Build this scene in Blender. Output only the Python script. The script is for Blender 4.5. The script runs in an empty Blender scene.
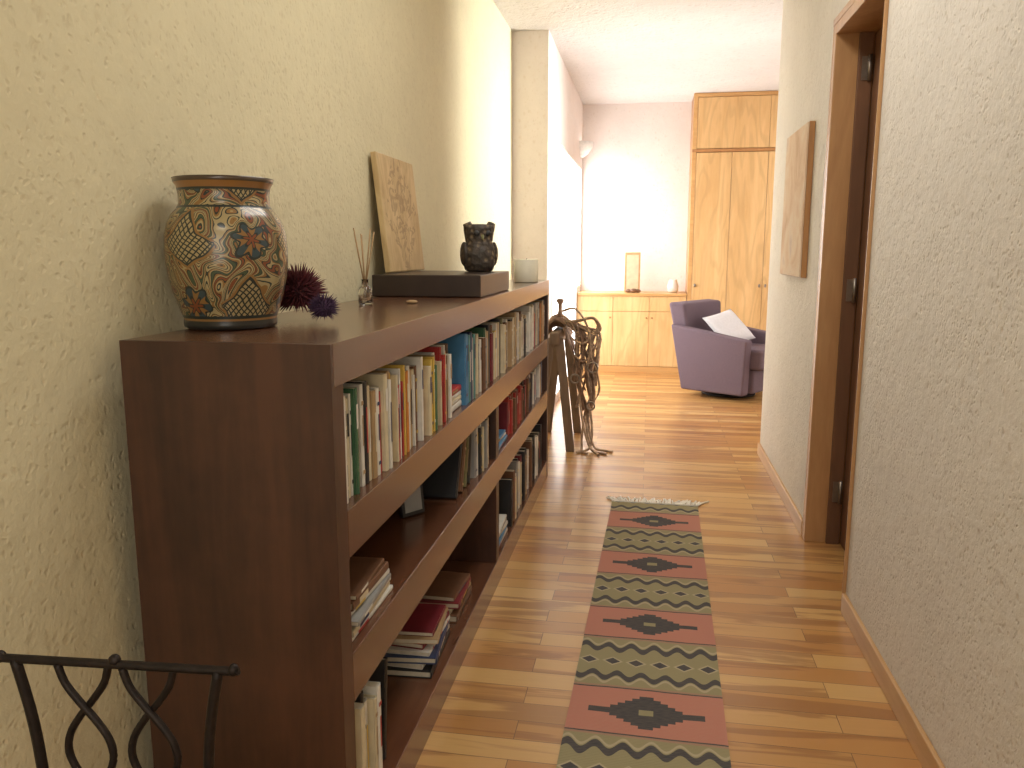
import bpy, bmesh, math, random
from mathutils import Vector, Matrix, Euler
random.seed(7)
H=1.4
C=bpy.context.scene.collection
bpy.context.scene.view_settings.view_transform='Standard'
# ------------------------------------------------------------------ node helpers
class S:
    def __init__(s,nt,k): s.nt=nt; s.k=k
    def m(s,op,*o):
        n=s.nt.nodes.new('ShaderNodeMath'); n.operation=op
        for i,v in enumerate((s,)+o):
            if isinstance(v,S): s.nt.links.new(v.k,n.inputs[i])
            else: n.inputs[i].default_value=v
        return S(s.nt,n.outputs[0])
    def __add__(s,o): return s.m('ADD',o)
    def __sub__(s,o): return s.m('SUBTRACT',o)
    def __mul__(s,o): return s.m('MULTIPLY',o)
    def __truediv__(s,o): return s.m('DIVIDE',o)
    def lt(s,o): return s.m('LESS_THAN',o)
    def gt(s,o): return s.m('GREATER_THAN',o)
    def abs(s): return s.m('ABSOLUTE')
    def fr(s): return s.m('FRACT')
    def fl(s): return s.m('FLOOR')
    def sin(s): return s.m('SINE')
    def mx(s,o): return s.m('MAXIMUM',o)
    def mn(s,o): return s.m('MINIMUM',o)
def newmat(name):
    m=bpy.data.materials.new(name); m.use_nodes=True
    nt=m.node_tree; b=nt.nodes['Principled BSDF']
    return m,nt,b
def coords(nt,scale=(1,1,1)):
    tc=nt.nodes.new('ShaderNodeTexCoord'); mp=nt.nodes.new('ShaderNodeMapping')
    mp.inputs['Scale'].default_value=scale
    nt.links.new(tc.outputs['Object'],mp.inputs['Vector'])
    return mp.outputs[0]
def sep(nt,v):
    n=nt.nodes.new('ShaderNodeSeparateXYZ'); nt.links.new(v,n.inputs[0])
    return [S(nt,n.outputs[i]) for i in range(3)]
def noise(nt,v,scale,detail=4,rough=.5,dist=0):
    n=nt.nodes.new('ShaderNodeTexNoise'); nt.links.new(v,n.inputs['Vector'])
    n.inputs['Scale'].default_value=scale; n.inputs['Detail'].default_value=detail
    n.inputs['Roughness'].default_value=rough; n.inputs['Distortion'].default_value=dist
    return S(nt,n.outputs[0])
def voro(nt,v,scale):
    n=nt.nodes.new('ShaderNodeTexVoronoi'); nt.links.new(v,n.inputs['Vector']); n.inputs['Scale'].default_value=scale
    bw=nt.nodes.new('ShaderNodeSeparateColor'); nt.links.new(n.outputs['Color'],bw.inputs[0])
    return S(nt,n.outputs['Distance']),S(nt,bw.outputs[0])
def ramp(nt,f,stops,interp='LINEAR'):
    n=nt.nodes.new('ShaderNodeValToRGB'); n.color_ramp.interpolation=interp
    e=n.color_ramp.elements
    while len(e)<len(stops): e.new(.5)
    for i,(p,c) in enumerate(stops):
        e[i].position=p; e[i].color=(*c,1) if len(c)==3 else c
    nt.links.new(f.k,n.inputs[0]); return n.outputs[0]
def step(nt,f,a,b):
    n=nt.nodes.new('ShaderNodeMapRange'); n.interpolation_type='SMOOTHSTEP'
    nt.links.new(f.k,n.inputs[0]); n.inputs[1].default_value=a; n.inputs[2].default_value=b
    return S(nt,n.outputs[0])
def mix(nt,f,a,b,blend='MIX'):
    n=nt.nodes.new('ShaderNodeMix'); n.data_type='RGBA'; n.blend_type=blend
    if isinstance(f,S): nt.links.new(f.k,n.inputs[0])
    else: n.inputs[0].default_value=f
    for i,c in ((6,a),(7,b)):
        if isinstance(c,tuple): n.inputs[i].default_value=(*c,1)
        else: nt.links.new(c,n.inputs[i])
    return n.outputs[2]
def bump(nt,b,h,strength=.5,dist=.01):
    n=nt.nodes.new('ShaderNodeBump'); n.inputs['Strength'].default_value=strength
    n.inputs['Distance'].default_value=dist
    nt.links.new(h.k,n.inputs['Height']); nt.links.new(n.outputs[0],b.inputs['Normal'])
def mk(name,c,rough=.5,var=.12,scale=25,bmp=0,metal=0,coat=0,trans=0,emit=0):
    m,nt,b=newmat(name); v=coords(nt); n=noise(nt,v,scale)
    lo=tuple(max(0,x*(1-var)) for x in c); hi=tuple(min(1,x*(1+var)) for x in c)
    col=ramp(nt,n,[(.3,lo),(.7,hi)]); nt.links.new(col,b.inputs['Base Color'])
    b.inputs['Roughness'].default_value=rough; b.inputs['Metallic'].default_value=metal
    b.inputs['Coat Weight'].default_value=coat; b.inputs['Coat Roughness'].default_value=.15
    b.inputs['Transmission Weight'].default_value=trans
    if emit:
        b.inputs['Emission Color'].default_value=(*c,1); b.inputs['Emission Strength'].default_value=emit
    if bmp: bump(nt,b,n,.5,bmp)
    return m
def wood(name,c1,c2,axis='X',scale=6,rough=.4,coat=0,knots=False,mott=0):
    m,nt,b=newmat(name); st={'X':(.12,1,1),'Y':(1,.12,1),'Z':(1,1,.12)}[axis]
    v=coords(nt,st); n=noise(nt,v,scale,6,.6,1.2); n2=noise(nt,v,scale*9,3,.6)
    f=n*.75+n2*.25
    if mott:
        f=f+(noise(nt,coords(nt),5,4,.6)-.5)*mott
    col=ramp(nt,f,[(.35,c1),(.65,c2)])
    if knots:
        v2=coords(nt,(1,1,.16)); k=noise(nt,v2,4.0,2,.5,.3); kk=step(nt,(k*60).sin(),.0,1)
        col=mix(nt,kk*.24,col,tuple(x*.66 for x in c1))
    nt.links.new(col,b.inputs['Base Color'])
    b.inputs['Roughness'].default_value=rough; b.inputs['Coat Weight'].default_value=coat
    b.inputs['Coat Roughness'].default_value=.2
    bump(nt,b,n2,.15,.002)
    return m
def plaster(name,c,pitc,strength=.5,dens=.45,pitcol=.4,asp=.7,sc=26,relief=1.0):
    m,nt,b=newmat(name); v=coords(nt)
    big=noise(nt,v,2.5,3); mid=noise(nt,v,17,5,.62); fine=noise(nt,v,80,3)
    w=nt.nodes.new('ShaderNodeTexNoise'); nt.links.new(v,w.inputs['Vector']); w.inputs['Scale'].default_value=38; w.inputs['Detail'].default_value=3
    mx_=nt.nodes.new('ShaderNodeVectorMath'); mx_.operation='MULTIPLY_ADD'
    nt.links.new(w.outputs['Color'],mx_.inputs[0]); mx_.inputs[1].default_value=(.022,.022,.028); nt.links.new(v,mx_.inputs[2])
    mp=nt.nodes.new('ShaderNodeMapping'); nt.links.new(mx_.outputs[0],mp.inputs['Vector']); mp.inputs['Scale'].default_value=(1,1,asp)
    d,r=voro(nt,mp.outputs[0],sc)
    d2,r2=voro(nt,mp.outputs[0],sc*2.1)
    area=noise(nt,v,4,3)
    p1=(step(nt,d,.42,.05))*(step(nt,r+(area-.5)*1.6,dens+.12,dens-.12))
    p2=(step(nt,d2,.46,.06))*(step(nt,r2+(area-.5)*1.6,dens+.22,dens-.02))
    ps=p1.mx(p2*.75)
    col=ramp(nt,big*.6+mid*.4,[(.3,tuple(x*.94 for x in c)),(.7,tuple(min(1,x*1.04) for x in c))])
    col=mix(nt,ps*pitcol,col,pitc)
    nt.links.new(col,b.inputs['Base Color']); b.inputs['Roughness'].default_value=.85
    h=mid*relief+fine*.18-ps*.38+big*.8
    bump(nt,b,h,strength,.010)
    return m
# ------------------------------------------------------------------ mesh helpers
def bm_box(bm,x0,x1,y0,y1,z0,z1,mi=0,mat=None):
    vs=[bm.verts.new((x,y,z)) for z in (z0,z1) for y in (y0,y1) for x in (x0,x1)]
    if mat:
        for v in vs: v.co=mat@v.co
    for q in ((0,2,3,1),(4,5,7,6),(0,1,5,4),(2,6,7,3),(0,4,6,2),(1,3,7,5)):
        f=bm.faces.new([vs[i] for i in q]); f.material_index=mi
    return vs
def bm_lathe(bm,prof,seg=40,c=(0,0,0),mi=0,capb=True,capt=True):
    rings=[]
    for r,z in prof:
        rings.append([bm.verts.new((c[0]+r*math.cos(2*math.pi*i/seg),c[1]+r*math.sin(2*math.pi*i/seg),c[2]+z)) for i in range(seg)])
    for a,b in zip(rings,rings[1:]):
        for i in range(seg):
            f=bm.faces.new((a[i],a[(i+1)%seg],b[(i+1)%seg],b[i])); f.material_index=mi; f.smooth=True
    if capb: bm.faces.new(list(reversed(rings[0]))).material_index=mi
    if capt: bm.faces.new(rings[-1]).material_index=mi
def cr(pts,n=6):
    P=[Vector(p) for p in pts]
    if len(P)<3: return P
    out=[]
    for i in range(len(P)-1):
        p0=P[max(i-1,0)];p1=P[i];p2=P[i+1];p3=P[min(i+2,len(P)-1)]
        for k in range(n):
            t=k/n
            out.append(.5*((2*p1)+(p2-p0)*t+(2*p0-5*p1+4*p2-p3)*t*t+(3*p1-p0-3*p2+p3)*t**3))
    out.append(P[-1]); return out
def bm_tube(bm,pts,r,seg=8,n=6,mi=0,flat=1.0,taper=None,side=None):
    P=cr(pts,n); rings=[]; up=Vector(side) if side else Vector((.13,.21,.97))
    for i,p in enumerate(P):
        t=(P[min(i+1,len(P)-1)]-P[max(i-1,0)])
        if t.length<1e-8: t=Vector((0,0,1))
        t.normalize()
        s=t.cross(up)
        if s.length<.05: s=t.cross(Vector((1,0,0)))
        s.normalize(); u=s.cross(t).normalized()
        k=i/max(1,len(P)-1); rr=r*(1+(taper-1)*k) if taper is not None else r
        rings.append([bm.verts.new(p+s*math.cos(2*math.pi*j/seg)*rr+u*math.sin(2*math.pi*j/seg)*rr*flat) for j in range(seg)])
    for a,b in zip(rings,rings[1:]):
        for j in range(seg):
            f=bm.faces.new((a[j],a[(j+1)%seg],b[(j+1)%seg],b[j])); f.smooth=True; f.material_index=mi
    bm.faces.new(list(reversed(rings[0]))).material_index=mi
    bm.faces.new(rings[-1]).material_index=mi
def bm_ball(bm,c,rx,ry=None,rz=None,seg=20,mi=0):
    ry=ry or rx; rz=rz or rx
    r=bmesh.ops.create_uvsphere(bm,u_segments=seg,v_segments=seg//2+2,radius=1)
    for v in r['verts']:
        v.co=Vector((c[0]+v.co.x*rx,c[1]+v.co.y*ry,c[2]+v.co.z*rz))
        for f in v.link_faces: f.smooth=True; f.material_index=mi
def mkobj(bm,name,mats,loc=(0,0,0),rot=(0,0,0),parent=None,bevel=0,bseg=2,label=None,cat=None,group=None,subsurf=0):
    bmesh.ops.recalc_face_normals(bm,faces=bm.faces)
    me=bpy.data.meshes.new(name); bm.to_mesh(me); bm.free()
    for m in (mats if isinstance(mats,(list,tuple)) else [mats]): me.materials.append(m)
    o=bpy.data.objects.new(name,me); C.objects.link(o); o.location=loc; o.rotation_euler=rot
    if parent: o.parent=parent
    if bevel:
        b=o.modifiers.new('bevel','BEVEL'); b.width=bevel; b.segments=bseg; b.limit_method='ANGLE'; b.angle_limit=.6
    if subsurf:
        s=o.modifiers.new('sub','SUBSURF'); s.levels=s.render_levels=subsurf
    if label: o['label']=label
    if cat: o['category']=cat
    if group: o['group']=group
    return o
def boxo(name,b,mat,parent=None,bevel=0,off=(0,0,0),**k):
    bm=bmesh.new(); bm_box(bm,b[0]-off[0],b[1]-off[0],b[2]-off[1],b[3]-off[1],b[4]-off[2],b[5]-off[2])
    return mkobj(bm,name,mat,parent=parent,bevel=bevel,**k)
def thing(name,label,cat,loc,rot=(0,0,0),group=None):
    o=bpy.data.objects.new(name,None); C.objects.link(o); o.location=loc; o.rotation_euler=rot
    o.empty_display_size=.1; o['label']=label; o['category']=cat
    if group: o['group']=group
    return o
def struct(o): o['kind']='structure'; return o
def boxes(name,lst,mat,bevel=0):
    bm=bmesh.new()
    for b in lst: bm_box(bm,*b)
    return struct(mkobj(bm,name,mat,bevel=bevel))
# ------------------------------------------------------------------ materials
M_wl=plaster('plaster_cream',(.73,.66,.44),(.54,.43,.25),.42,.36,.30,.9,26,1.1)
M_wr=plaster('plaster_pale',(.77,.725,.655),(.48,.39,.29),.60,.54,.40,.8,36,1.1)
M_wf=plaster('plaster_rose',(.80,.73,.69),(.66,.55,.46),.3,.2)
M_ceil=plaster('plaster_ceiling',(.75,.73,.72),(.60,.56,.52),1.0,.40,.4,1,18)
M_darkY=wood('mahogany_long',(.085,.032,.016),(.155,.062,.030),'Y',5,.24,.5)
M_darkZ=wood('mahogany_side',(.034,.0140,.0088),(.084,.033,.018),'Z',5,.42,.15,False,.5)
M_pine=wood('pine',(.62,.37,.145),(.77,.51,.235),'Z',5,.4,.15,True)
M_pineX=wood('pine_rail',(.54,.29,.10),(.66,.39,.15),'X',5,.4,.15)
M_pinedk=wood('pine_edge',(.36,.16,.05),(.48,.24,.08),'Z',5,.4,.2)
M_base=wood('baseboard_wood',(.52,.30,.13),(.68,.43,.21),'Y',6,.4,.2)
M_jamb=wood('jamb_wood',(.40,.20,.08),(.56,.32,.14),'Z',5,.4,.25)
M_door=wood('door_wood',(.14,.065,.032),(.21,.10,.05),'Z',5,.5)
M_iron=mk('wrought_iron',(.022,.016,.014),.5,.3,60,.001,.6)
M_steel=mk('steel',(.30,.26,.22),.4,.1,60,0,.9)
M_white=mk('white_paint',(.8,.8,.78),.4)
M_purple=mk('purple_upholstery',(.150,.108,.138),.9,.12,180,.001)
M_pillow=mk('white_cotton',(.74,.74,.78),.9,.04,40,.003)
M_leather=mk('brown_leather',(.26,.16,.105),.65,.4,30,.003)
M_leatherL=mk('tan_leather',(.44,.31,.215),.7,.35,40,.002)
M_rackwood=wood('weathered_wood',(.15,.10,.065),(.25,.17,.115),'Z',8,.7)
M_glass=mk('clear_glass',(.95,.95,.92),.05,.01,5,0,0,0,1)
M_reed=mk('reed',(.42,.27,.13),.7)
M_candle=mk('cream_wax',(.93,.91,.76),.5,.04)
M_box=mk('black_lacquer',(.030,.016,.011),.4,.25,12,0,0,.15)
M_spikeA=mk('dried_crimson',(.095,.014,.020),.8,.4,50)
M_spikeB=mk('dried_purple',(.055,.024,.065),.8,.4,50)
M_paper=mk('page_paper',(.66,.60,.48),.85,.08,60)
def floor_mat():
    m,nt,b=newmat('hardwood_planks'); v=coords(nt)
    br=nt.nodes.new('ShaderNodeTexBrick'); nt.links.new(v,br.inputs['Vector'])
    br.offset=.37; br.offset_frequency=2; br.squash=1
    for k,val in (('Color1',(0,0,0,1)),('Color2',(1,1,1,1)),('Mortar',(.3,.3,.3,1)),('Scale',1),('Mortar Size',.0013),('Mortar Smooth',.2),('Bias',0),('Brick Width',.95),('Row Height',.095)):
        br.inputs[k].default_value=val
    bw=nt.nodes.new('ShaderNodeRGBToBW'); nt.links.new(br.outputs['Color'],bw.inputs[0]); t=S(nt,bw.outputs[0])
    x,y,z=sep(nt,v); cb=nt.nodes.new('ShaderNodeCombineXYZ')
    nt.links.new((x*.6+t*37).k,cb.inputs[0]); nt.links.new((y*6.0+t*11).k,cb.inputs[1])
    g=noise(nt,cb.outputs[0],2.2,4,.55,.8); gf=noise(nt,cb.outputs[0],14,3,.6)
    base=ramp(nt,t,[(0,(.42,.185,.052)),(.18,(.58,.33,.11)),(.4,(.68,.44,.18)),(.55,(.55,.29,.09)),(.7,(.46,.205,.057)),(.85,(.64,.385,.145)),(1,(.34,.13,.036))])
    st=step(nt,g,.515,.61)
    col=mix(nt,st*.62,base,(.25,.092,.029))
    col=mix(nt,gf*.3,col,(.44,.225,.07))
    mort=S(nt,br.outputs['Fac'])
    col=mix(nt,mort*.8,col,(.08,.03,.012))
    nt.links.new(col,b.inputs['Base Color']); b.inputs['Roughness'].default_value=.36
    b.inputs['Coat Weight'].default_value=.3; b.inputs['Coat Roughness'].default_value=.22
    bump(nt,b,mort*-1.0+gf*.1,.3,.002)
    return m
M_floor=floor_mat()
# ------------------------------------------------------------------ room shell
XL=-.79*H; XR=.565*H; ZC=2.2*H; YB=-2.4; YF=7.0*H; YP=4.65*H; XP=-.585*H; YE=4.02*H; XRR=2.7*H
D0=2.235*H; D1=2.82*H; DZ=1.70*H; TW=.30
struct(boxo('floor',(XL-.3,XRR+.3,YB-.2,YF+.2,-.1,0),M_floor))
struct(boxo('ceiling',(XL-.3,XRR+.3,YB-.2,YF+.2,ZC,ZC+.1),M_ceil))
struct(boxo('wall_left',(XL-.2,XL,YB,YP,0,ZC),M_wl))
W0,W1,W2,WZ0,WZS,WZ1=4.95*H,6.60*H,6.94*H,.04*H,.69*H,1.68*H
boxes('wall_left_far',[(XL-.2,XP,YP,W0,0,ZC),(XL-.2,XP,W2,YF,0,ZC),(XL-.2,XP,W0,W2,WZ1,ZC),(XL-.2,XP,W0,W1,0,WZ0),(XL-.2,XP,W1,W2,0,WZS)],M_wf)
boxes('wall_right',[(XR,XR+TW,YB,D0,0,ZC),(XR,XR+TW,D1,YE,0,ZC),(XR,XR+TW,D0,D1,DZ,ZC)],M_wr)
struct(boxo('wall_return',(XR+TW,XRR,YE-.2,YE,0,ZC),M_wf))
struct(boxo('wall_far',(XL-.2,XRR,YF,YF+.2,0,ZC),M_wf))
V0,V1=4.75*H,6.4*H
boxes('wall_right_far',[(XRR,XRR+.2,YE-.2,V0,0,ZC),(XRR,XRR+.2,V1,YF,0,ZC),(XRR,XRR+.2,V0,V1,1.75*H,ZC),(XRR,XRR+.2,V0,V1,0,.4*H)],M_wf)
struct(boxo('wall_back',(XL-.2,XR+TW,YB-.2,YB,0,ZC),M_wl))
def window(name,x,y0,y1,z0,z1,strength,n,col):
    bm=bmesh.new()
    w=.025
    bm_box(bm,x-.02,x+.008,y0,y0+w,z0,z1,0); bm_box(bm,x-.02,x+.008,y1-w,y1,z0,z1,0)
    bm_box(bm,x-.02,x+.008,y0+w,y1-w,z0,z0+w,0); bm_box(bm,x-.02,x+.008,y0+w,y1-w,z1-w,z1,0)
    for i in range(1,n):
        yy=y0+(y1-y0)*i/n; bm_box(bm,x-.018,x+.008,yy-.015,yy+.015,z0+w,z1-w,0)
    bm_box(bm,x-.004,x+.004,y0+w,y1-w,z0+w,z1-w,1)
    m,nt,b=newmat('daylight_pane'); nz=noise(nt,coords(nt),.8,1)
    col2=ramp(nt,nz,[(.2,tuple(c*.92 for c in col)),(.8,col)])
    nt.links.new(col2,b.inputs['Emission Color']); b.inputs['Emission Strength'].default_value=strength
    return struct(mkobj(bm,name,[M_white,m]))
window('window_1',XP-.010,W0,W1,WZ0,WZ1,4.6,2,(1,.99,.97))
window('window_glow_added',XP-.010,W1,W2,WZS,WZ1,11,1,(1,.99,.97))  # bright pane added beside the left window to make the far corner glow
window('window_2',XRR+.1,V0,V1,.4*H,1.75*H,3.0,2,(1,.96,.92))
def bb(name,b): return struct(boxo(name,b,M_base,bevel=.004))
bb('baseboard_right',(XR-.016,XR,YB,D0-.012,0,.082))
bb('baseboard_right_far',(XR-.016,XR,D1+.02,YE,0,.082))
bb('baseboard_left',(XL,XL+.014,YB,YP,0,.076))
boxes('trim_1',[(XR-.012,XR+.215,D1-.045,D1,0,DZ),(XR-.012,XR,D1,D1+.018,0,DZ+.03)],M_jamb,.003)
boxes('trim_2',[(XR-.008,XR+.215,D0,D0+.02,0,DZ),(XR-.014,XR,D0-.01,D0,0,DZ+.03)],M_jamb,.003)
boxes('trim_3',[(XR-.012,XR+.215,D0+.02,D1-.045,DZ-.045,DZ),(XR-.014,XR,D0-.01,D1+.018,DZ,DZ+.03)],M_jamb,.003)
boxes('trim_4',[(XR+.085,XR+.145,D1-.062,D1-.045,0,DZ-.045)],M_door,.003)
bm=bmesh.new(); bm_box(bm,XR+.15,XR+.195,D0+.024,D1-.048,.005,DZ-.048)
for (a,b_) in ((.15,1.0),(1.12,2.2)):
    bm_box(bm,XR+.145,XR+.15,D0+.12,D1-.14,a,b_)
door=struct(mkobj(bm,'door_1',M_door,bevel=.004))
for z in (.187*H,.87*H,1.56*H):
    bm=bmesh.new(); bm_lathe(bm,[(.009,-.055),(.009,.055)],12,(XR+.132,D1-.072,z))
    bm_box(bm,XR+.10,XR+.132,D1-.066,D1-.063,z-.05,z+.05)
    mkobj(bm,'hinge',M_steel,parent=door)
# ------------------------------------------------------------------ bookcase
BX0,BX1,BY0,BY1,BZ=-.742*H,-.425*H,1.024*H,3.45*H,.873*H
off=(BX0,BY0,0)
bk=thing('bookcase','long low dark mahogany bookcase standing against the plaster wall','bookcase',off)
TB=.085; SP=.058
ZB0,ZB1=0,.080*H; Z30,Z31=.320*H,.398*H; Z20,Z21=.550*H,.624*H; ZT=BZ-TB
YM=2.245*H
boxo('top_board',(BX0,BX1,BY0+.0125,BY1,ZT,BZ),M_darkY,bk,.001,off)
bm=bmesh.new()
bm_box(bm,BX0-off[0],BX1-off[0],0,.012,0,BZ); bm_box(bm,BX0-off[0],BX1-off[0],.012,SP,0,ZT)
bmesh.ops.remove_doubles(bm,verts=bm.verts,dist=.0001)
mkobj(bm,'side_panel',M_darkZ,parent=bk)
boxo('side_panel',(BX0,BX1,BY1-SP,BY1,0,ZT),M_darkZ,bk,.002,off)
boxo('shelf',(BX0+.02,BX1,BY0+SP,BY1-SP,Z20,Z21),M_darkY,bk,.002,off)
boxo('shelf',(BX0+.02,BX1,BY0+SP,BY1-SP,Z30,Z31),M_darkY,bk,.002,off)
boxo('bottom_board',(BX0+.02,BX1,BY0+SP,BY1-SP,ZB0,ZB1),M_darkY,bk,.002,off)
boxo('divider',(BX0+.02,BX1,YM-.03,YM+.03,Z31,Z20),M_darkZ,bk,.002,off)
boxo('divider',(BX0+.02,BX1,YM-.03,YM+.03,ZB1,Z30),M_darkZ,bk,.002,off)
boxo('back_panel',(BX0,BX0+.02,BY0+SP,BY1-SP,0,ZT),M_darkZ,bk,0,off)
# ------------------------------------------------------------------ books
PAL={'white':(.74,.72,.66),'cream':(.66,.58,.40),'tan':(.42,.28,.14),'brown':(.17,.08,.04),'black':(.02,.02,.022),
'navy':(.03,.05,.13),'blue':(.06,.22,.42),'teal':(.05,.22,.22),'green':(.05,.14,.07),'red':(.45,.04,.035),
'burgundy':(.20,.02,.03),'orange':(.60,.22,.04),'yellow':(.72,.50,.10),'grey':(.30,.30,.29),'olive':(.18,.17,.07),'pink':(.5,.25,.24)}
BM={k:mk('cover_'+k,c,.45,.12,15) for k,c in PAL.items()}
def book(loc,th,ht,dp,col,rot=(0,0,0),group=None,where='on the bookcase shelf',acc=None,soft=False):
    bm=bmesh.new(); c=.0015 if soft else .0028; k=.004 if not soft else .0005
    t=th/2
    bm_box(bm,-dp+k,-c,-t+c,t-c,k,ht-k,1)
    bm_box(bm,-dp,-.001,-t,-t+c,0,ht,0); bm_box(bm,-dp,-.001,t-c,t,0,ht,0)
    n=6; pr=[]
    for i in range(n+1):
        a=-math.pi/2+math.pi*i/n
        pr.append((math.cos(a)*min(.004,th*.15),math.sin(a)*t))
    lo=[bm.verts.new((x,y,0)) for x,y in pr]; hi=[bm.verts.new((x,y,ht)) for x,y in pr]
    for i in range(n):
        f=bm.faces.new((lo[i],lo[i+1],hi[i+1],hi[i])); f.material_index=0
    bm.faces.new(list(reversed(lo))); bm.faces.new(hi)
    x=min(.004,th*.15)+.0006; s=random.choice((0,1,2,3))
    def lab(z0,z1,w=.72):
        vs=[bm.verts.new((x,-t*w,z0)),bm.verts.new((x,t*w,z0)),bm.verts.new((x,t*w,z1)),bm.verts.new((x,-t*w,z1))]
        f=bm.faces.new(vs); f.material_index=2
    if s==1: lab(ht*.62,ht*.85,.6)
    elif s==2: lab(ht*.3,ht*.75,.35)
    elif s==3: lab(ht*.80,ht*.84,.75); lab(ht*.12,ht*.16,.75); lab(ht*.4,ht*.7,.3)
    acc=acc or random.choice(['white','cream','black','yellow','navy','red'])
    if acc==col: acc='tan'
    kind='paperback' if soft else 'hardback'
    return mkobj(bm,'book',[BM[col],M_paper,BM[acc]],loc=loc,rot=rot,label=f'{col} {kind} book {where}',cat='book',group=group)
def row(y,yend,z,seq,group,hmax,hr=(.165,.235),xs=None,where='standing upright on the shelf',thr=(.013,.036)):
    i=0
    xs=xs if xs is not None else BX1-.014
    while True:
        th=random.uniform(*thr); ht=min(hmax,random.uniform(*hr)); dp=min(.26,ht*random.uniform(.66,.8))
        if y+th>yend: break
        book((xs-random.uniform(0,.022),y+th/2,z),th-.001,ht,dp,seq[i%len(seq)] if i<len(seq) else random.choice(seq),group=group,soft=random.random()<.5,where=where)
        y+=th+.0005; i+=1
    return y
g='books on the top shelf'
tz=Z21+.0005; hm=ZT-Z21-.012
A=['green','navy','white','black','cream','white','green','white','brown','white','black','cream','tan','white','red','cream','white','tan','yellow','cream','red','white','yellow','red','yellow','cream','orange','white','tan','white','cream','brown','white','yellow','red','cream']
y=row(BY0+SP+.01,1.76*H,tz,A,g,hm,(.190,.238),where='standing upright on the top shelf',thr=(.010,.027))
z=tz; ys=y+.085
for c,t in (('white',.022),('cream',.018),('white',.014),('red',.02)):
    book((BX1-.03,ys+.085,z+t/2),t-.001,.165,.2,c,(math.pi/2,0,0),g,'in a small stack on the top shelf',soft=True); z+=t
book((BX1-.05,ys-.045,z-.0+.0005),.014,.13,.10,'orange',(0,0,0),g,'standing on the flat stack',soft=True)
book((BX1-.05,ys-.02,z+.0005),.02,.15,.11,'brown',(0,0,0),g,'standing on the flat stack',soft=True)
y=ys+.09
for c,t,h_ in (('blue',.03,.245),('blue',.022,.24),('teal',.03,.235),('navy',.028,.24),('grey',.02,.22),('teal',.03,.23)):
    book((BX1-.016,y+t/2,tz),t-.001,min(h_,hm),.18,c,(0,0,0),g,'standing upright on the top shelf'); y+=t+.0005
B=['black','white','cream','black','white','white','brown','grey','white','green','cream','tan','black','white','burgundy','brown','cream','yellow','white','orange','cream','brown','black','tan','cream','white','olive','red','cream','brown','white','tan','black','cream','green','tan']
row(y,BY1-SP-.02,tz,B,g,hm,(.18,.24),where='standing upright on the top shelf',thr=(.013,.034))
g='books on the middle shelf'; mz=Z31+.0005; hm2=Z20-Z31-.008
def stack(x,yc,z,items,g,where):
    for c,t,ht,dp,rz in items:
        book((x-random.uniform(0,.01),yc+ht/2,z+t/2),t-.001,ht,dp,c,(math.pi/2,0,rz),g,where,soft=t<.02); z+=t
stack(BX1-.02,1.20*H,mz,[('white',.012,.29,.21,.0),('cream',.014,.28,.21,.04),('white',.010,.28,.2,-.05),('grey',.012,.27,.2,.06),('white',.014,.26,.2,-.03),('brown',.022,.24,.17,.0),('brown',.012,.22,.16,.05)],g,'in a loose stack on the middle shelf')
y=row(2.02*H,YM-.035,mz,['grey','white','black','white','cream','green'],g,hm2,(.17,.2),where='standing upright beside the divider')
for i,(c,yy,t,h_,tilt) in enumerate((('black',1.985,.025,.19,-.22),('olive',1.945,.022,.18,-.30),('brown',1.90,.03,.185,-.38),('black',1.845,.022,.19,-.48))):
    book((BX1-.035,yy*H-.02,mz+abs(math.sin(tilt))*t/2+.001),t,h_,.16,c,(tilt,0,0),g,'leaning on the middle shelf',acc='tan')
bm=bmesh.new(); bm_box(bm,-.006,.006,-.045,.045,0,.11,0); bm_box(bm,.006,.008,-.034,.034,.012,.098,1)
mkobj(bm,'picture_frame',[BM['black'],BM['grey']],loc=(-.52*H,1.70*H,mz+.003),rot=(0,-.12,-.6),label='small black photo frame standing on the middle shelf',cat='picture frame')
stack(BX1-.02,2.40*H,mz,[('blue',.016,.27,.2,.03),('white',.012,.26,.2,-.03),('blue',.012,.26,.2,.02)],g,'lying flat on the middle shelf')
row(2.52*H,2.95*H,mz,['burgundy','red','brown','red','burgundy','black','red','brown'],g,hm2,(.15,.19),where='standing upright on the middle shelf')
row(2.97*H,BY1-SP-.02,mz,['black','brown','navy','white','burgundy','black','tan','white'],g,hm2,(.15,.195),where='standing upright on the middle shelf')
g='books on the bottom shelf'; bz=ZB1+.0005; hm3=Z30-ZB1-.01
row(BY0+SP+.005,1.22*H,bz,['white','cream','white','cream','black'],g,hm3,(.24,.29),where='standing upright on the bottom shelf')
book((BX1-.04,1.275*H,bz+.002),.02,.26,.2,'black',(-.12,0,0),g,'leaning on the bottom shelf')
stack(BX1-.035,1.66*H,bz,[('black',.024,.29,.22,.05),('white',.018,.28,.21,-.05),('navy',.022,.27,.2,.10),('white',.014,.26,.2,0),('burgundy',.020,.24,.18,-.09),('tan',.016,.23,.18,.12),('burgundy',.014,.2,.15,.05)],g,'in a stack on the bottom shelf')
stack(BX1-.04,1.92*H,bz,[('brown',.026,.27,.2,.03),('cream',.018,.26,.19,-.06),('burgundy',.022,.24,.18,.05),('brown',.016,.22,.16,-.04)],g,'in a low stack on the bottom shelf')
stack(BX1-.02,2.40*H,bz,[('white',.018,.28,.2,.0),('blue',.016,.27,.2,.04),('white',.02,.27,.2,-.04),('grey',.02,.26,.2,.02),('white',.012,.25,.2,.05)],g,'in a flat stack on the bottom shelf')
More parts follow.
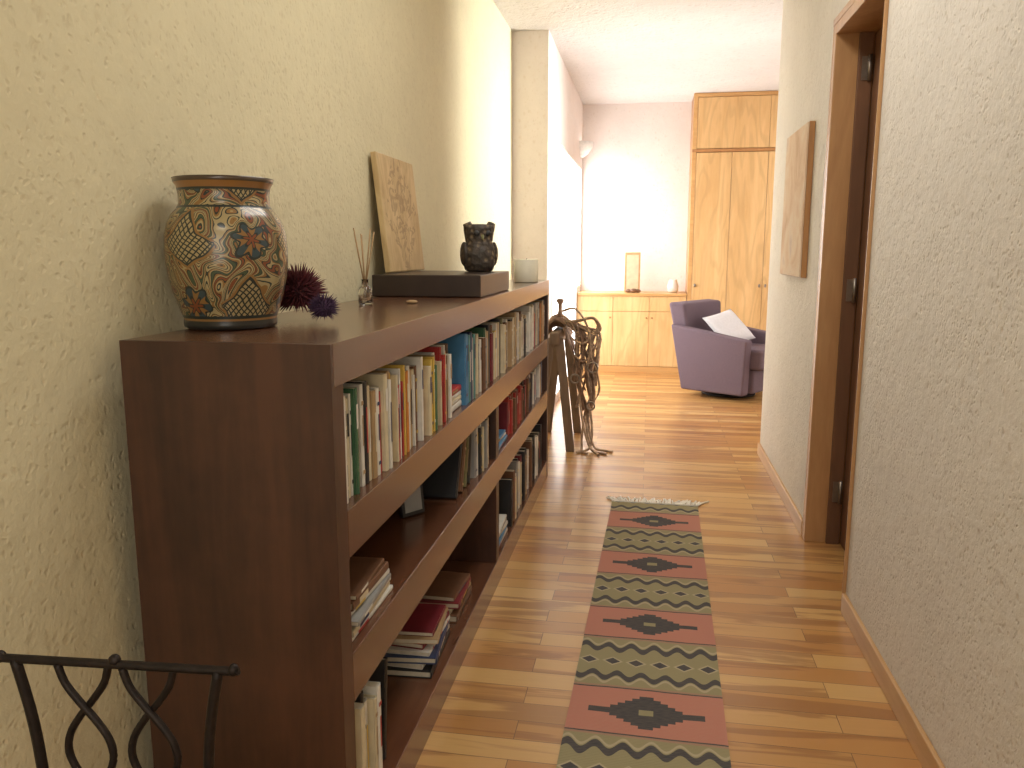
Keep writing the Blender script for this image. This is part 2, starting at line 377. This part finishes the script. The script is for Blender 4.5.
row(2.54*H,BY1-SP-.03,bz,['black','white','brown','cream','navy','white','grey','tan','white','black','cream','burgundy'],g,hm3,(.2,.27),where='standing upright on the bottom shelf',thr=(.02,.045))
# ------------------------------------------------------------------ vase
def vase_mat():
    m,nt,b=newmat('glazed_majolica'); v=coords(nt); x,y,z=sep(nt,v)
    th=y.m('ARCTAN2',x)/(2*math.pi)
    nz=noise(nt,v,9,2); w=(nz-.5)*.35
    U=th*6+w+.5; V=z/.140+w+.10
    fu=U.fr()-.5; fv=V.fr()-.5
    ck=((U.fl()+V.fl())*.5).fr().abs().gt(.25)
    d=(fu*fu+fv*fv).m('SQRT'); an=fv.m('ARCTAN2',fu)
    cream=(.38,.30,.145); och=(.26,.135,.038); dk=(.014,.022,.020); org=(.21,.055,.015); grn=(.048,.075,.035); blu=(.03,.055,.065)
    n1=noise(nt,v,9,0,.4,2.2)
    band=(n1*13).fr(); idx=((n1*13).fl()*.37).fr()
    fillc=mix(nt,idx.lt(.34),cream,org)
    fillc=mix(nt,idx.gt(.60),fillc,grn)
    field=mix(nt,band.lt(.60),fillc,cream)
    field=mix(nt,band.lt(.32),field,och)
    edge=band.lt(.13).mx((band-.60).abs().lt(.07))
    field=mix(nt,edge,field,dk)
    pd=d+(an*6).sin()*.05
    ros=mix(nt,pd.lt(.27),field,dk); ros=mix(nt,pd.lt(.235),ros,och)
    ros=mix(nt,(pd.lt(.235))*(((an*6).sin()).lt(-.1)),ros,blu)
    ros=mix(nt,pd.lt(.12),ros,dk); ros=mix(nt,pd.lt(.08),ros,org)
    l1=((fu+fv)*28).sin().abs(); l2=((fu-fv)*28).sin().abs()
    lat=mix(nt,l1.mn(l2).lt(.45),cream,dk)
    ld=fu.abs()*.9+fv.abs()*1.1+(an*3).sin()*.05
    lat=mix(nt,ld.gt(.44),lat,dk); lat=mix(nt,ld.gt(.475),lat,och); lat=mix(nt,ld.gt(.53),lat,field)
    col=mix(nt,ck,ros,lat)
    zz=z/.336
    for a,b_,c in ((0,.06,(.03,.03,.026)),(.06,.075,och),(.075,.095,dk),(.80,.815,dk),(.915,.93,dk),(.93,.97,(.26,.12,.03)),(.97,1.1,(.06,.035,.018))):
        col=mix(nt,zz.gt(a)*zz.lt(b_),col,c)
    nt.links.new(col,b.inputs['Base Color']); b.inputs['Roughness'].default_value=.3
    b.inputs['Coat Weight'].default_value=.4; b.inputs['Coat Roughness'].default_value=.12
    return m
bm=bmesh.new()
prof=[(.096,0),(.103,.004),(.104,.012),(.103,.022),(.111,.045),(.122,.08),(.130,.115),(.134,.150),(.135,.18),(.133,.210),(.127,.235),(.116,.256),(.105,.268),(.099,.28),(.099,.30),(.102,.318),(.108,.327),(.110,.336),(.099,.337),(.088,.318),(.084,.30),(.084,.28),(.116,.21),(.118,.15),(.08,.03),(.01,.02)]
bm_lathe(bm,prof,64,capt=True)
mkobj(bm,'vase',vase_mat(),loc=(-.687*H,1.240*H,BZ+.001),rot=(0,0,.35),label='large glazed majolica vase with ochre and green scrollwork on the bookcase',cat='vase')
def spiky(loc,r,mat,n,label,flat=.85):
    bm=bmesh.new(); bm_ball(bm,(0,0,r*flat*.98),r*.55,r*.55,r*.52)
    for i in range(n):
        zz=1-2*(i+.5)/n; ph=i*2.39996
        if zz<-.75: continue
        s=math.sqrt(1-zz*zz); d=Vector((s*math.cos(ph),s*math.sin(ph),zz*flat))
        d+=Vector([random.uniform(-.06,.06) for _ in range(3)])
        c=Vector((0,0,r*flat*.98)); L=r*random.uniform(.90,1.06)
        e=c+d*L
        if e.z<.001: e.z=.001
        bm_tube(bm,[c+d*r*.4,e],r*.058,5,1,taper=.04)
    return mkobj(bm,'dried_thistle',mat,loc=loc,label=label,cat='dried flower')
spiky((-.632*H,1.385*H,BZ),.074,M_spikeA,420,'large dried crimson spiky thistle head beside the vase',1.0)
spiky((-.555*H,1.315*H,BZ),.042,M_spikeB,240,'small dried purple spiky thistle head on the bookcase',.95)
rd=thing('reed_diffuser','small glass reed diffuser with thin brown sticks on the bookcase','diffuser',(-.655*H,1.80*H,BZ+.001))
bm=bmesh.new(); bm_lathe(bm,[(.020,0),(.023,.003),(.023,.045),(.018,.055),(.011,.062),(.011,.08),(.013,.082),(.009,.082),(.009,.06),(.018,.045),(.019,.006)],24)
mkobj(bm,'bottle',M_glass,parent=rd)
for i in range(7):
    a=i*.9+.3; bm=bmesh.new()
    bm_tube(bm,[(-math.cos(a)*.006,-math.sin(a)*.006,.02),(math.cos(a)*.034,math.sin(a)*.034,.235+.012*math.sin(i*2))],.0021,6,1)
    mkobj(bm,'reed',M_reed,parent=rd)
BO=(-.59*H,2.345*H,BZ+.001)
bm=bmesh.new(); bm_box(bm,-.222,.204,-.329,.300,0,.084)
mkobj(bm,'keepsake_box',M_box,loc=BO,bevel=.005,label='flat dark lacquered box lying on the bookcase top',cat='box')
ZBX=BZ+.001+.084
def plaque_mat():
    m,nt,b=newmat('etched_wood'); v=coords(nt,(1,1,.3)); n=noise(nt,v,14,5,.6,1)
    col=ramp(nt,n,[(.35,(.46,.31,.14)),(.65,(.64,.47,.24))])
    v2=coords(nt); x,y,z=sep(nt,v2); e=noise(nt,v2,11,3,.6,.8)
    msk=((y-.0).abs()*2.6+(z-.25).abs()*2.2).lt(.62)
    ln=step(nt,(e*26).sin(),.2,.8)
    col=mix(nt,ln*msk*.42,col,(.16,.08,.035))
    nt.links.new(col,b.inputs['Base Color']); b.inputs['Roughness'].default_value=.6
    bump(nt,b,n,.3,.003); return m
bm=bmesh.new(); bm_box(bm,0,.024,-.25,.25,0,.475)
ln=math.asin(.05/.475)
mkobj(bm,'wooden_plaque',plaque_mat(),loc=(XL+.060,2.40*H,ZBX+.001),rot=(0,-ln,0),bevel=.004,label='rectangular etched wooden plaque leaning on the wall atop the box',cat='plaque')
def owl_mat():
    m,nt,b=newmat('dark_stone'); v=coords(nt); d,_=voro(nt,v,42); n=noise(nt,v,30,4)
    col=ramp(nt,d*.6+n*.5,[(.3,(.22,.165,.10)),(.5,(.06,.045,.035)),(1,(.035,.03,.024))])
    nt.links.new(col,b.inputs['Base Color']); b.inputs['Roughness'].default_value=.6; bump(nt,b,d+n,.8,.008); return m
MO=owl_mat()
ow=thing('owl_figurine','dark rough carved stone owl figurine standing on the lacquered box','figurine',(-.520*H,2.45*H,ZBX+.001),(0,0,-1.1))
bm=bmesh.new(); bm_lathe(bm,[(.050,0),(.062,.008),(.071,.04),(.073,.075),(.066,.105),(.058,.125),(.062,.15),(.066,.176),(.066,.196),(.03,.201)],28)
mkobj(bm,'body',MO,parent=ow)
bm=bmesh.new()
for s in (-1,1):
    bm_tube(bm,[(.01,s*.044,.178),(.008,s*.056,.206)],.024,8,1,taper=.7)
mkobj(bm,'ears',MO,parent=ow)
for s in (-1,1):
    bm=bmesh.new(); bm_ball(bm,(.056,s*.024,.162),.010,.014,.014,14); mkobj(bm,'eye',BM['black'],parent=ow)
    bm=bmesh.new(); bm_ball(bm,(0,s*.066,.075),.042,.016,.052,14); mkobj(bm,'wing',MO,parent=ow)
bm=bmesh.new(); bm_tube(bm,[(.056,0,.150),(.072,0,.132)],.010,8,1,taper=.1); mkobj(bm,'beak',BM['olive'],parent=ow)
ca=thing('candle','short thick cream pillar candle on the bookcase top','candle',(-.484*H,3.18*H,BZ+.001))
bm=bmesh.new(); bm_lathe(bm,[(.064,0),(.068,.004),(.068,.122),(.064,.126),(.03,.118),(.004,.117)],36); mkobj(bm,'wax',M_candle,parent=ca)
bm=bmesh.new(); bm_tube(bm,[(0,0,.116),(.001,0,.125),(.004,0,.132)],.0015,6,3); mkobj(bm,'wick',BM['black'],parent=ca)
bm=bmesh.new(); bm_ball(bm,(0,0,.006),.020,.012,.006,12)
mkobj(bm,'pebble',BM['tan'],loc=(-.56*H,1.86*H,BZ+.0005),label='small flat tan pebble on the bookcase top',cat='stone')
# ------------------------------------------------------------------ rug
def rug_mat():
    m,nt,b=newmat('woven_rug'); v=coords(nt); x,y,z=sep(nt,v); T=.425*H
    wob=(noise(nt,v,6,2)-.5)*.012
    Y=y+wob+(10*T-1.537*H)
    p=(Y/T).fr()
    red=(.52,.205,.150); red2=(.38,.22,.15); olv=(.31,.275,.145); dk=(.034,.038,.052); crm=(.46,.39,.25); tan=(.42,.31,.18)
    xs=((x/.022).fl()+.5)*.022; ps=(((p-.215)*T/.0145).fl()+.5)*.0145
    ax=xs.abs(); ap=ps.abs()
    dd=ax/.140+ap/.094
    R=mix(nt,dd.lt(1.0),red,dk)
    R=mix(nt,(ax.lt(.165))*(ap.lt(.010)),R,dk)
    R=mix(nt,(dd.lt(.60))*(dd.gt(.50)),R,tan)
    R=mix(nt,dd.lt(.28),R,olv)
    R=mix(nt,((p-.215).abs()).gt(.204),R,dk)
    q=(p-.43)/.57
    wv_=((x*(2*math.pi/.080)).sin())*.055
    w2=q+wv_; w3=q-wv_
    O=mix(nt,(q-.5).abs().gt(.47),olv,red2)
    O=mix(nt,((w2-.21).abs()).lt(.050),O,dk)
    O=mix(nt,((w2-.125).abs()).lt(.018),O,crm)
    O=mix(nt,((w3-.79).abs()).lt(.050),O,dk)
    O=mix(nt,((w3-.875).abs()).lt(.018),O,crm)
    tr=((x/.080).fr()-.5).abs()*2
    s=(q-.5).abs()*2
    O=mix(nt,(s+tr*.20-.06).lt(.12),O,crm)
    O=mix(nt,(s+tr*.20-.06).lt(.07),O,dk)
    col=mix(nt,p.gt(.43),R,O)
    wv=noise(nt,coords(nt,(40,220,1)),1.0,1); col=mix(nt,wv*.25,col,(.42,.33,.22))
    nt.links.new(col,b.inputs['Base Color']); b.inputs['Roughness'].default_value=.95
    wn=(y*900).sin()*.5+noise(nt,coords(nt,(60,300,1)),1,1); bump(nt,b,wn,.4,.002); return m
RY0,RY1=.9*H,3.115*H
rug=bmesh.new(); n=60
w=.168*H
grid=[[rug.verts.new((sx,RY0+(RY1-RY0)*j/n,.0055+.0015*math.sin(j*.9+sx*4))) for sx in (-w,-w/2,0,w/2,w)] for j in range(n+1)]
for j in range(n):
    for i in range(4): rug.faces.new((grid[j][i],grid[j][i+1],grid[j+1][i+1],grid[j+1][i]))
r_=mkobj(rug,'rug',rug_mat(),loc=(-.010*H,0,.001),rot=(0,0,-.018),label='long woven runner rug with red, olive and black zigzag bands',cat='rug')
so=r_.modifiers.new('s','SOLIDIFY'); so.thickness=.005; so.offset=-1
bm=bmesh.new()
for i in range(64):
    x=-w+2*w*(i+.5)/64; dx=random.uniform(-.03,.03)+.05*(i/64)**3-.03*(1-i/64)**4; L=random.uniform(.05,.095)
    bm_tube(bm,[(x,RY1-.004,.006),(x+dx*.4,RY1+L*.5,.007),(x+dx,RY1+L,.0055)],.0048,5,3)
mkobj(bm,'fringe',mk('fringe_cotton',(.92,.88,.80),.95,.03),parent=r_)
# ------------------------------------------------------------------ wrought iron chair
cx,cy=-.717,.925
ch=thing('iron_chair','black wrought iron chair with interlaced curved bars in its back','chair',(cx,cy,0),(0,0,.06))
bm=bmesh.new(); zt=.832
bm_tube(bm,[(-.178,0,zt+.002),(-.165,0,zt),(-.08,0,zt),(0,0,zt),(.08,0,zt),(.165,0,zt),(.178,0,zt+.002)],.0065,8,4)
for x in (-.172,.172): bm_ball(bm,(x,0,zt+.002),.008,.008,.009,10)
bm_ball(bm,(0,0,zt+.006),.009,.008,.009,10)
mkobj(bm,'top_rail',M_iron,parent=ch)
for s in (-1,1):
    bm=bmesh.new(); bm_tube(bm,[(s*.150,0,zt),(s*.128,0,.70),(s*.120,0,.45),(s*.15,.03,0.004)],.0075,8,6); mkobj(bm,'back_leg',M_iron,parent=ch)
    bm=bmesh.new(); bm_tube(bm,[(s*.15,-.34,.45),(s*.17,-.36,.004)],.0085,8,1); mkobj(bm,'front_leg',M_iron,parent=ch)
for k in (-.048,.048):
    for s in (-1,1):
        bm=bmesh.new(); pts=[]
        for i in range(15):
            z=zt-.003-i*(zt-.45)/14; pts.append((k+s*.036*math.cos((zt-z)/.135*math.pi),s*.003,z))
        bm_tube(bm,pts,.0055,8,4); mkobj(bm,'back_bar',M_iron,parent=ch)
bm=bmesh.new()
bm_tube(bm,[(-.12,0,.45),(.12,0,.45)],.007,8,1)
mkobj(bm,'seat_rail',M_iron,parent=ch)
bm=bmesh.new(); bm_box(bm,-.17,.17,-.36,.0,.452,.475); mkobj(bm,'seat',M_iron,parent=ch,bevel=.01)
# ------------------------------------------------------------------ wall picture on right
wp=thing('wall_picture','plain brownish abstract panel hanging on the plaster wall','picture',(XR-.001,3.30*H,1.175*H))
pw,ph=.225*H,.275*H
bm=bmesh.new(); bm_box(bm,-.028,0,-pw,pw,-ph,ph)
mkobj(bm,'frame',M_pinedk,parent=wp,bevel=.002)
def art_mat():
    m,nt,b=newmat('painted_canvas'); v=coords(nt); n=noise(nt,v,4,5,.6,1)
    col=ramp(nt,n,[(.3,(.60,.40,.25)),(.45,(.72,.53,.37)),(.6,(.76,.62,.47)),(.7,(.64,.50,.42))])
    nt.links.new(col,b.inputs['Base Color']); b.inputs['Roughness'].default_value=.9; return m
bm=bmesh.new(); bm_box(bm,-.036,-.029,-pw+.004,pw-.004,-ph+.004,ph-.004); mkobj(bm,'canvas',art_mat(),parent=wp)
# ------------------------------------------------------------------ wardrobe
WX0=.305*H; WY=6.63*H; cw=.273*H; ncol=4; WX1=WX0+ncol*cw+.03
wd=thing('wardrobe','tall honey pine built-in wardrobe with plain doors reaching the ceiling','wardrobe',(WX0,WY,0))
def L(b): return (b[0]-WX0,b[1]-WX0,b[2]-WY,b[3]-WY,b[4],b[5])
ztop=ZC-.004
boxo('body',L((WX0,WX1,WY+.022,YF-.002,0,ztop)),M_pinedk,wd)
boxo('top_rail',L((WX0,WX1,WY-.004,WY+.021,ztop-.04,ztop)),M_pineX,wd,.002)
boxo('middle_rail',L((WX0,WX1,WY-.006,WY+.021,1.755*H,1.778*H)),M_pinedk,wd,.002)
boxo('plinth',L((WX0,WX1,WY,WY+.021,0,.09)),M_pineX,wd,.002)
boxo('stile',L((WX0,WX0+.045,WY-.002,WY+.021,.09,ztop-.04)),M_pineX,wd,.002)
for i in range(ncol):
    a=WX0+.048+i*cw; b_=a+cw-.004
    d=boxo('door',L((a,b_,WY,WY+.020,.094,1.751*H)),M_pine,wd,.003)
    hx=(b_-.03) if i%2==1 else a+.03
    bm=bmesh.new(); bm_ball(bm,(hx-WX0,-.014,.72*H),.012,.014,.020,12); mkobj(bm,'handle',M_steel,parent=d)
for i in range(2):
    a=WX0+.048+i*2*cw; b_=a+2*cw-.004
    boxo('door',L((a,b_,WY,WY+.020,1.782*H,ztop-.044)),M_pine,wd,.003)
# ------------------------------------------------------------------ sideboard
CX0,CX1,CZ=XP+.004,WX0-.004,.652*H
cb=thing('sideboard','low honey pine sideboard with drawers and doors beside the wardrobe','cabinet',(CX0,WY,0))
def L2(b): return (b[0]-CX0,b[1]-CX0,b[2]-WY,b[3]-WY,b[4],b[5])
boxo('body',L2((CX0,CX1,WY+.022,YF-.002,0,CZ-.03)),M_pine,cb)
boxo('top_board',L2((CX0,CX1,WY-.02,YF-.002,CZ-.03,CZ)),M_pineX,cb,.004)
boxo('plinth',L2((CX0,CX1,WY,WY+.021,0,.07)),M_pineX,cb)
nd=3; dw=(CX1-CX0)/nd
for i in range(nd):
    a=CX0+i*dw+.002; b_=CX0+(i+1)*dw-.002
    d=boxo('drawer',L2((a,b_,WY,WY+.020,CZ-.205,CZ-.034)),M_pine,cb,.002)
    d=boxo('door',L2((a,b_,WY,WY+.020,.074,CZ-.210)),M_pine,cb,.002)
    hx=b_-.03 if i<2 else a+.03
    bm=bmesh.new(); bm_ball(bm,(hx-CX0,-.012,CZ-.28),.008,.012,.012,12); mkobj(bm,'handle',M_pinedk,parent=d)
bm=bmesh.new(); bm_box(bm,-.09,.09,-.012,.012,0,.46,0); bm_box(bm,-.07,.07,-.014,-.012,.03,.43,1); bm_box(bm,-.012,.012,.0,.10,0,.02,0)
mkobj(bm,'picture_frame',[M_base,BM['cream']],loc=(-.14*H,6.80*H,CZ+.001),rot=(0,0,.2),label='tall narrow pale wooden picture frame standing on the sideboard',cat='picture frame')
for i,(xx,yy,s) in enumerate(((-.165,6.70,.03),(-.125,6.69,.035),(-.09,6.71,.028))):
    bm=bmesh.new(); bm_ball(bm,(0,0,s*.7),s*1.3,s,s*.7,12); mkobj(bm,'stone',BM['brown'],loc=(xx*H,yy*H,CZ+.001),label='small dark rounded stone on the sideboard',cat='stone',group='stones on the sideboard')
bm=bmesh.new(); bm_lathe(bm,[(.045,0),(.06,.02),(.065,.07),(.05,.12),(.042,.14),(.046,.15),(.04,.15),(.036,.135),(.05,.08),(.03,.02)],28)
mkobj(bm,'jar',BM['white'],loc=(.195*H,6.78*H,CZ+.001),label='small rounded pale ceramic jar on the sideboard',cat='jar')
# sconce
sc=thing('wall_sconce','white half-bowl plaster wall sconce above the sideboard','wall lamp',(XP+.001,6.76*H,1.83*H))
bm=bmesh.new(); seg=18
rings=[]
for r,z in ((.03,-.12),(.09,-.08),(.14,-.01),(.15,.05),(.14,.05),(.125,-.005),(.08,-.065),(.02,-.09)):
    rings.append([bm.verts.new((r*math.sin(math.pi*i/seg),r*math.cos(math.pi*i/seg),z)) for i in range(seg+1)])
for a,b_ in zip(rings,rings[1:]):
    for i in range(seg):
        f=bm.faces.new((a[i],a[i+1],b_[i+1],b_[i])); f.smooth=True
mkobj(bm,'shade',M_white,parent=sc)
bm=bmesh.new(); bm_ball(bm,(.05,0,.0),.03,.03,.04,14); mkobj(bm,'bulb',mk('bulb_glow',(1,.93,.85),.5,0,5,emit=14),parent=sc)
# ------------------------------------------------------------------ armchair  (faces local +X)
ar=thing('armchair','dusty purple upholstered swivel armchair with square arms','armchair',(.572*H,5.74*H,0),(0,0,-math.radians(33)))
def hexa(bm,lo,hi,zl,zh):
    a=[bm.verts.new((p[0],p[1],z)) for p,z in zip(lo,zl)]; b=[bm.verts.new((p[0],p[1],z)) for p,z in zip(hi,zh)]
    bm.faces.new(list(reversed(a))); bm.faces.new(b)
    for i in range(4): bm.faces.new((a[i],a[(i+1)%4],b[(i+1)%4],b[i]))
for s in (-1,1):
    bm=bmesh.new()
    hexa(bm,[(-.31,s*.385),(.34,s*.385),(.34,s*.265),(-.31,s*.265)],[(-.43,s*.41),(.37,s*.41),(.37,s*.29),(-.43,s*.29)],[.06]*4,[.69,.58,.58,.69])
    mkobj(bm,'arm',M_purple,parent=ar,bevel=.018,bseg=3)
bm=bmesh.new(); hexa(bm,[(-.35,-.262),(-.20,-.262),(-.20,.262),(-.35,.262)],[(-.48,-.39),(-.31,-.37),(-.31,.37),(-.48,.39)],[.07]*4,[.90,.89,.89,.90])
mkobj(bm,'backrest',M_purple,parent=ar,bevel=.03,bseg=3)
bm=bmesh.new(); bm_box(bm,-.25,.38,-.25,.25,.07,.30); mkobj(bm,'seat_base',M_purple,parent=ar,bevel=.02,bseg=3)
bm=bmesh.new(); bm_box(bm,-.26,.46,-.28,.28,.30,.49); mkobj(bm,'seat_cushion',M_purple,parent=ar,bevel=.03,bseg=4)
bm=bmesh.new(); bm_lathe(bm,[(.25,0),(.26,.01),(.26,.025),(.05,.035),(.05,.072)],36); mkobj(bm,'swivel_base',M_iron,parent=ar)
bm=bmesh.new(); N=14; top={};bot={}
for i in range(N+1):
    for j in range(N+1):
        u=i/N*2-1; v=j/N*2-1; k=(max(0,(1-u**4))*max(0,(1-v**4)))**.55
        px=.20*u*(1-.05*(1-v*v)*abs(u)); py=.20*v*(1-.05*(1-u*u)*abs(v))
        top[i,j]=bm.verts.new((px,py,.045*k+.002)); bot[i,j]=bm.verts.new((px,py,-.045*k-.002))
for i in range(N):
    for j in range(N):
        for d,fl in ((top,0),(bot,1)):
            q=[d[i,j],d[i+1,j],d[i+1,j+1],d[i,j+1]]
            f=bm.faces.new(q if not fl else q[::-1]); f.smooth=True
bmesh.ops.remove_doubles(bm,verts=bm.verts,dist=.0045)
mkobj(bm,'pillow',M_pillow,loc=(.555*H,5.71*H,.655),rot=(math.radians(14),math.radians(42),math.radians(-38)),label='square white cotton pillow resting on the purple armchair',cat='pillow')
# ------------------------------------------------------------------ saddle rack
sx,sy=-.452*H,4.12*H
rk=thing('saddle_rack','weathered wooden trestle rack holding leather saddle gear','saddle rack',(sx,sy,0))
bm=bmesh.new(); bm_box(bm,-.035,.035,-.32,.32,.75,.84); mkobj(bm,'beam',M_rackwood,parent=rk,bevel=.012)
for yy in (-.28,.28):
    for s in (-1,1):
        bm=bmesh.new(); bm_box(bm,-.030,.030,-.018,.018,0,.80)
        for v in bm.verts: v.co.x+=s*(.030+(.80-v.co.z)*.11); v.co.y+=yy+math.copysign(.02,yy)*(.80-v.co.z)
        mkobj(bm,'leg',M_rackwood,parent=rk,bevel=.006)
sd=thing('saddle','worn leather saddle gear with tangled hanging straps on the trestle','saddle',(sx,sy,.845))
bm=bmesh.new(); ny,na=20,18; G=[]
for j in range(ny+1):
    t=j/ny; y=-.16+.32*t
    rise=.09*math.exp(-((t-.08)/.10)**2)+.06*math.exp(-((t-.95)/.12)**2)
    rowv=[]
    for i in range(na+1):
        a=-1+2*i/na; ang=a*1.5
        r=.070+.010*math.sin(t*math.pi)
        x=math.sin(ang)*r; z=(math.cos(ang)-1)*r*.9+rise*max(0,math.cos(a*1.5))+.012
        rowv.append(bm.verts.new((x,y,z)))
    G.append(rowv)
for j in range(ny):
    for i in range(na):
        f=bm.faces.new((G[j][i],G[j][i+1],G[j+1][i+1],G[j+1][i])); f.smooth=True
s_=mkobj(bm,'seat',M_leather,parent=sd); so=s_.modifiers.new('s','SOLIDIFY'); so.thickness=.012; so.offset=1
bm=bmesh.new(); bm_lathe(bm,[(.024,0),(.015,.04),(.014,.09),(.026,.105),(.028,.12),(.014,.128)],20,(.02,-.14,.09)); mkobj(bm,'horn',M_leather,parent=sd)
def P(p): return (p[0]+.235,p[1]-.10,p[2]-.845)
def tb(name,lst,mat,one=True,**k):
    for pts,r in lst:
        bm=bmesh.new(); bm_tube(bm,[P(p) for p in pts],r*.95,8,6,**k)
        mkobj(bm,name,mat,parent=sd)
tb('headstall',[([(-.19,-.10,.98),(-.10,-.15,1.0),(-.02,-.17,.90),(.01,-.17,.76),(.0,-.16,.60),(-.05,-.15,.52),(-.09,-.15,.60),(-.08,-.14,.74),(-.11,-.13,.88),(-.19,-.09,.95)],.015),
 ([(-.17,-.08,.90),(-.07,-.15,.92),(.02,-.16,.94),(.06,-.15,.90),(.065,-.14,.86),(.05,-.14,.83)],.022),
 ([(-.12,-.17,.80),(-.05,-.18,.76),(.0,-.17,.79)],.016),([(-.10,-.17,.68),(-.04,-.18,.64),(.02,-.17,.68)],.014)],M_leatherL,flat=.5)
tb('strap',[([(-.18,-.08,.92),(-.07,-.14,.80),(.0,-.14,.62),(.03,-.13,.45),(.01,-.12,.30)],.022),
 ([(-.16,-.08,.90),(-.01,-.15,.78),(.03,-.16,.66),(-.01,-.16,.52),(.02,-.16,.36)],.020),
 ([(-.18,-.08,.86),(-.10,-.16,.66),(-.06,-.15,.46),(-.01,-.14,.30),(-.02,-.13,.2)],.024),
 ([(-.16,-.02,.84),(-.09,-.08,.66),(-.08,-.11,.50),(-.05,-.11,.38)],.028),
 ([(-.16,-.05,.90),(.04,-.12,.74),(.05,-.12,.60),(.03,-.12,.48)],.018)],M_leather,flat=.35)
rs=random.Random(5)
ex=[]
for i in range(20):
    x0=-.11+.0095*i; pts=[(-.16,-.06-.01*(i%4),.88+rs.uniform(-.02,.05)),(x0,-.12-.012*(i%4),.84+rs.uniform(-.05,.05))]
    for k in range(rs.choice((2,3,4))):
        pts.append((x0*.7+.0+rs.uniform(-.035,.035),-.15+rs.uniform(-.05,.04),.70-.13*k+rs.uniform(-.03,.03)))
    ex.append((pts,rs.uniform(.006,.014)))
tb('strap',ex[:9],M_leather,flat=.5); tb('strap',ex[9:],M_leatherL,flat=.5)
tb('rein',[([(-.04,-.16,.62),(-.06,-.17,.42),(-.03,-.18,.20),(.01,-.18,.05),(.06,-.22,.010),(.14,-.26,.010)],.009),
 ([(.01,-.12,.32),(.03,-.14,.15),(.02,-.16,.03),(-.03,-.22,.010),(-.07,-.25,.010)],.009),
 ([(.0,-.13,.34),(.01,-.15,.16),(.05,-.16,.03),(.12,-.17,.010),(.18,-.19,.010)],.009),
 ([(-.03,-.13,.22),(-.04,-.15,.1),(-.04,-.17,.02),(-.04,-.22,.010),(.01,-.28,.010)],.009),
 ([(-.02,-.14,.25),(.0,-.16,.12),(.03,-.18,.02),(.07,-.25,.010),(.09,-.31,.010)],.009)],M_leatherL)
def ring(c,r,tr): return ([(c[0]+r*math.cos(k*math.pi/5),c[1],c[2]+r*math.sin(k*math.pi/5)) for k in range(11)],tr)
tb('bit_ring',[ring((.03,-.19,.60),.035,.007),ring((-.09,-.20,.52),.03,.007),ring((.02,-.19,.33),.028,.007)],M_steel)
# ------------------------------------------------------------------ lights
def area(name,loc,rot,sx_,sy_,e,c,spread=180):
    l=bpy.data.lights.new(name,'AREA'); l.shape='RECTANGLE'; l.size=sx_; l.size_y=sy_; l.energy=e; l.color=c
    l.spread=math.radians(spread)
    o=bpy.data.objects.new(name,l); C.objects.link(o); o.location=loc; o.rotation_euler=rot; return o
area('overhead_fill',(.0,-.9,ZC-.03),(0,0,0),.8,.8,14,(1,.95,.86))  # fill light added behind the camera for general brightness, no fixture there
area('hall_fill',(.0,2.6,ZC-.03),(0,0,0),.5,1.8,24,(1,.96,.90))  # unseen fill added overhead to brighten the hall evenly
area('rear_fill',(.0,YB+.05,1.7),(math.radians(90),0,0),1.6,2.0,27,(1,.97,.92))  # added fill in front of the solid back wall, which has no window
d=Vector((XL,4.25*H,1.5*H))-Vector((XRR-.02,5.3*H,1.2*H))
area('window_side_fill',(XRR-.02,5.3*H,1.2*H),d.to_track_quat('-Z','Y').to_euler(),1.3,1.2,46,(1,.99,.95),44)  # extra lamp added inside the right-room window, aimed to brighten the left wall
w=bpy.data.worlds.new('world'); bpy.context.scene.world=w; w.use_nodes=True
w.node_tree.nodes['Background'].inputs[0].default_value=(.9,.95,1,1); w.node_tree.nodes['Background'].inputs[1].default_value=.3
# ------------------------------------------------------------------ camera
f=800.; vx,vy=650.,250.
Yc=Vector(((vx-512)/f,(384-vy)/f,-1)).normalized()
Zc=Vector((0,Yc.z,-Yc.y)).normalized()
if Zc.y<0: Zc=-Zc
Xc=Yc.cross(Zc)
R=Matrix((Xc,Yc,Zc))
cam=bpy.data.cameras.new('camera'); cam.sensor_width=36; cam.lens=f/1024*36; cam.clip_start=.02
co=bpy.data.objects.new('camera',cam); C.objects.link(co)
co.matrix_world=Matrix.Translation((0,0,H))@R.to_4x4()
bpy.context.scene.camera=co
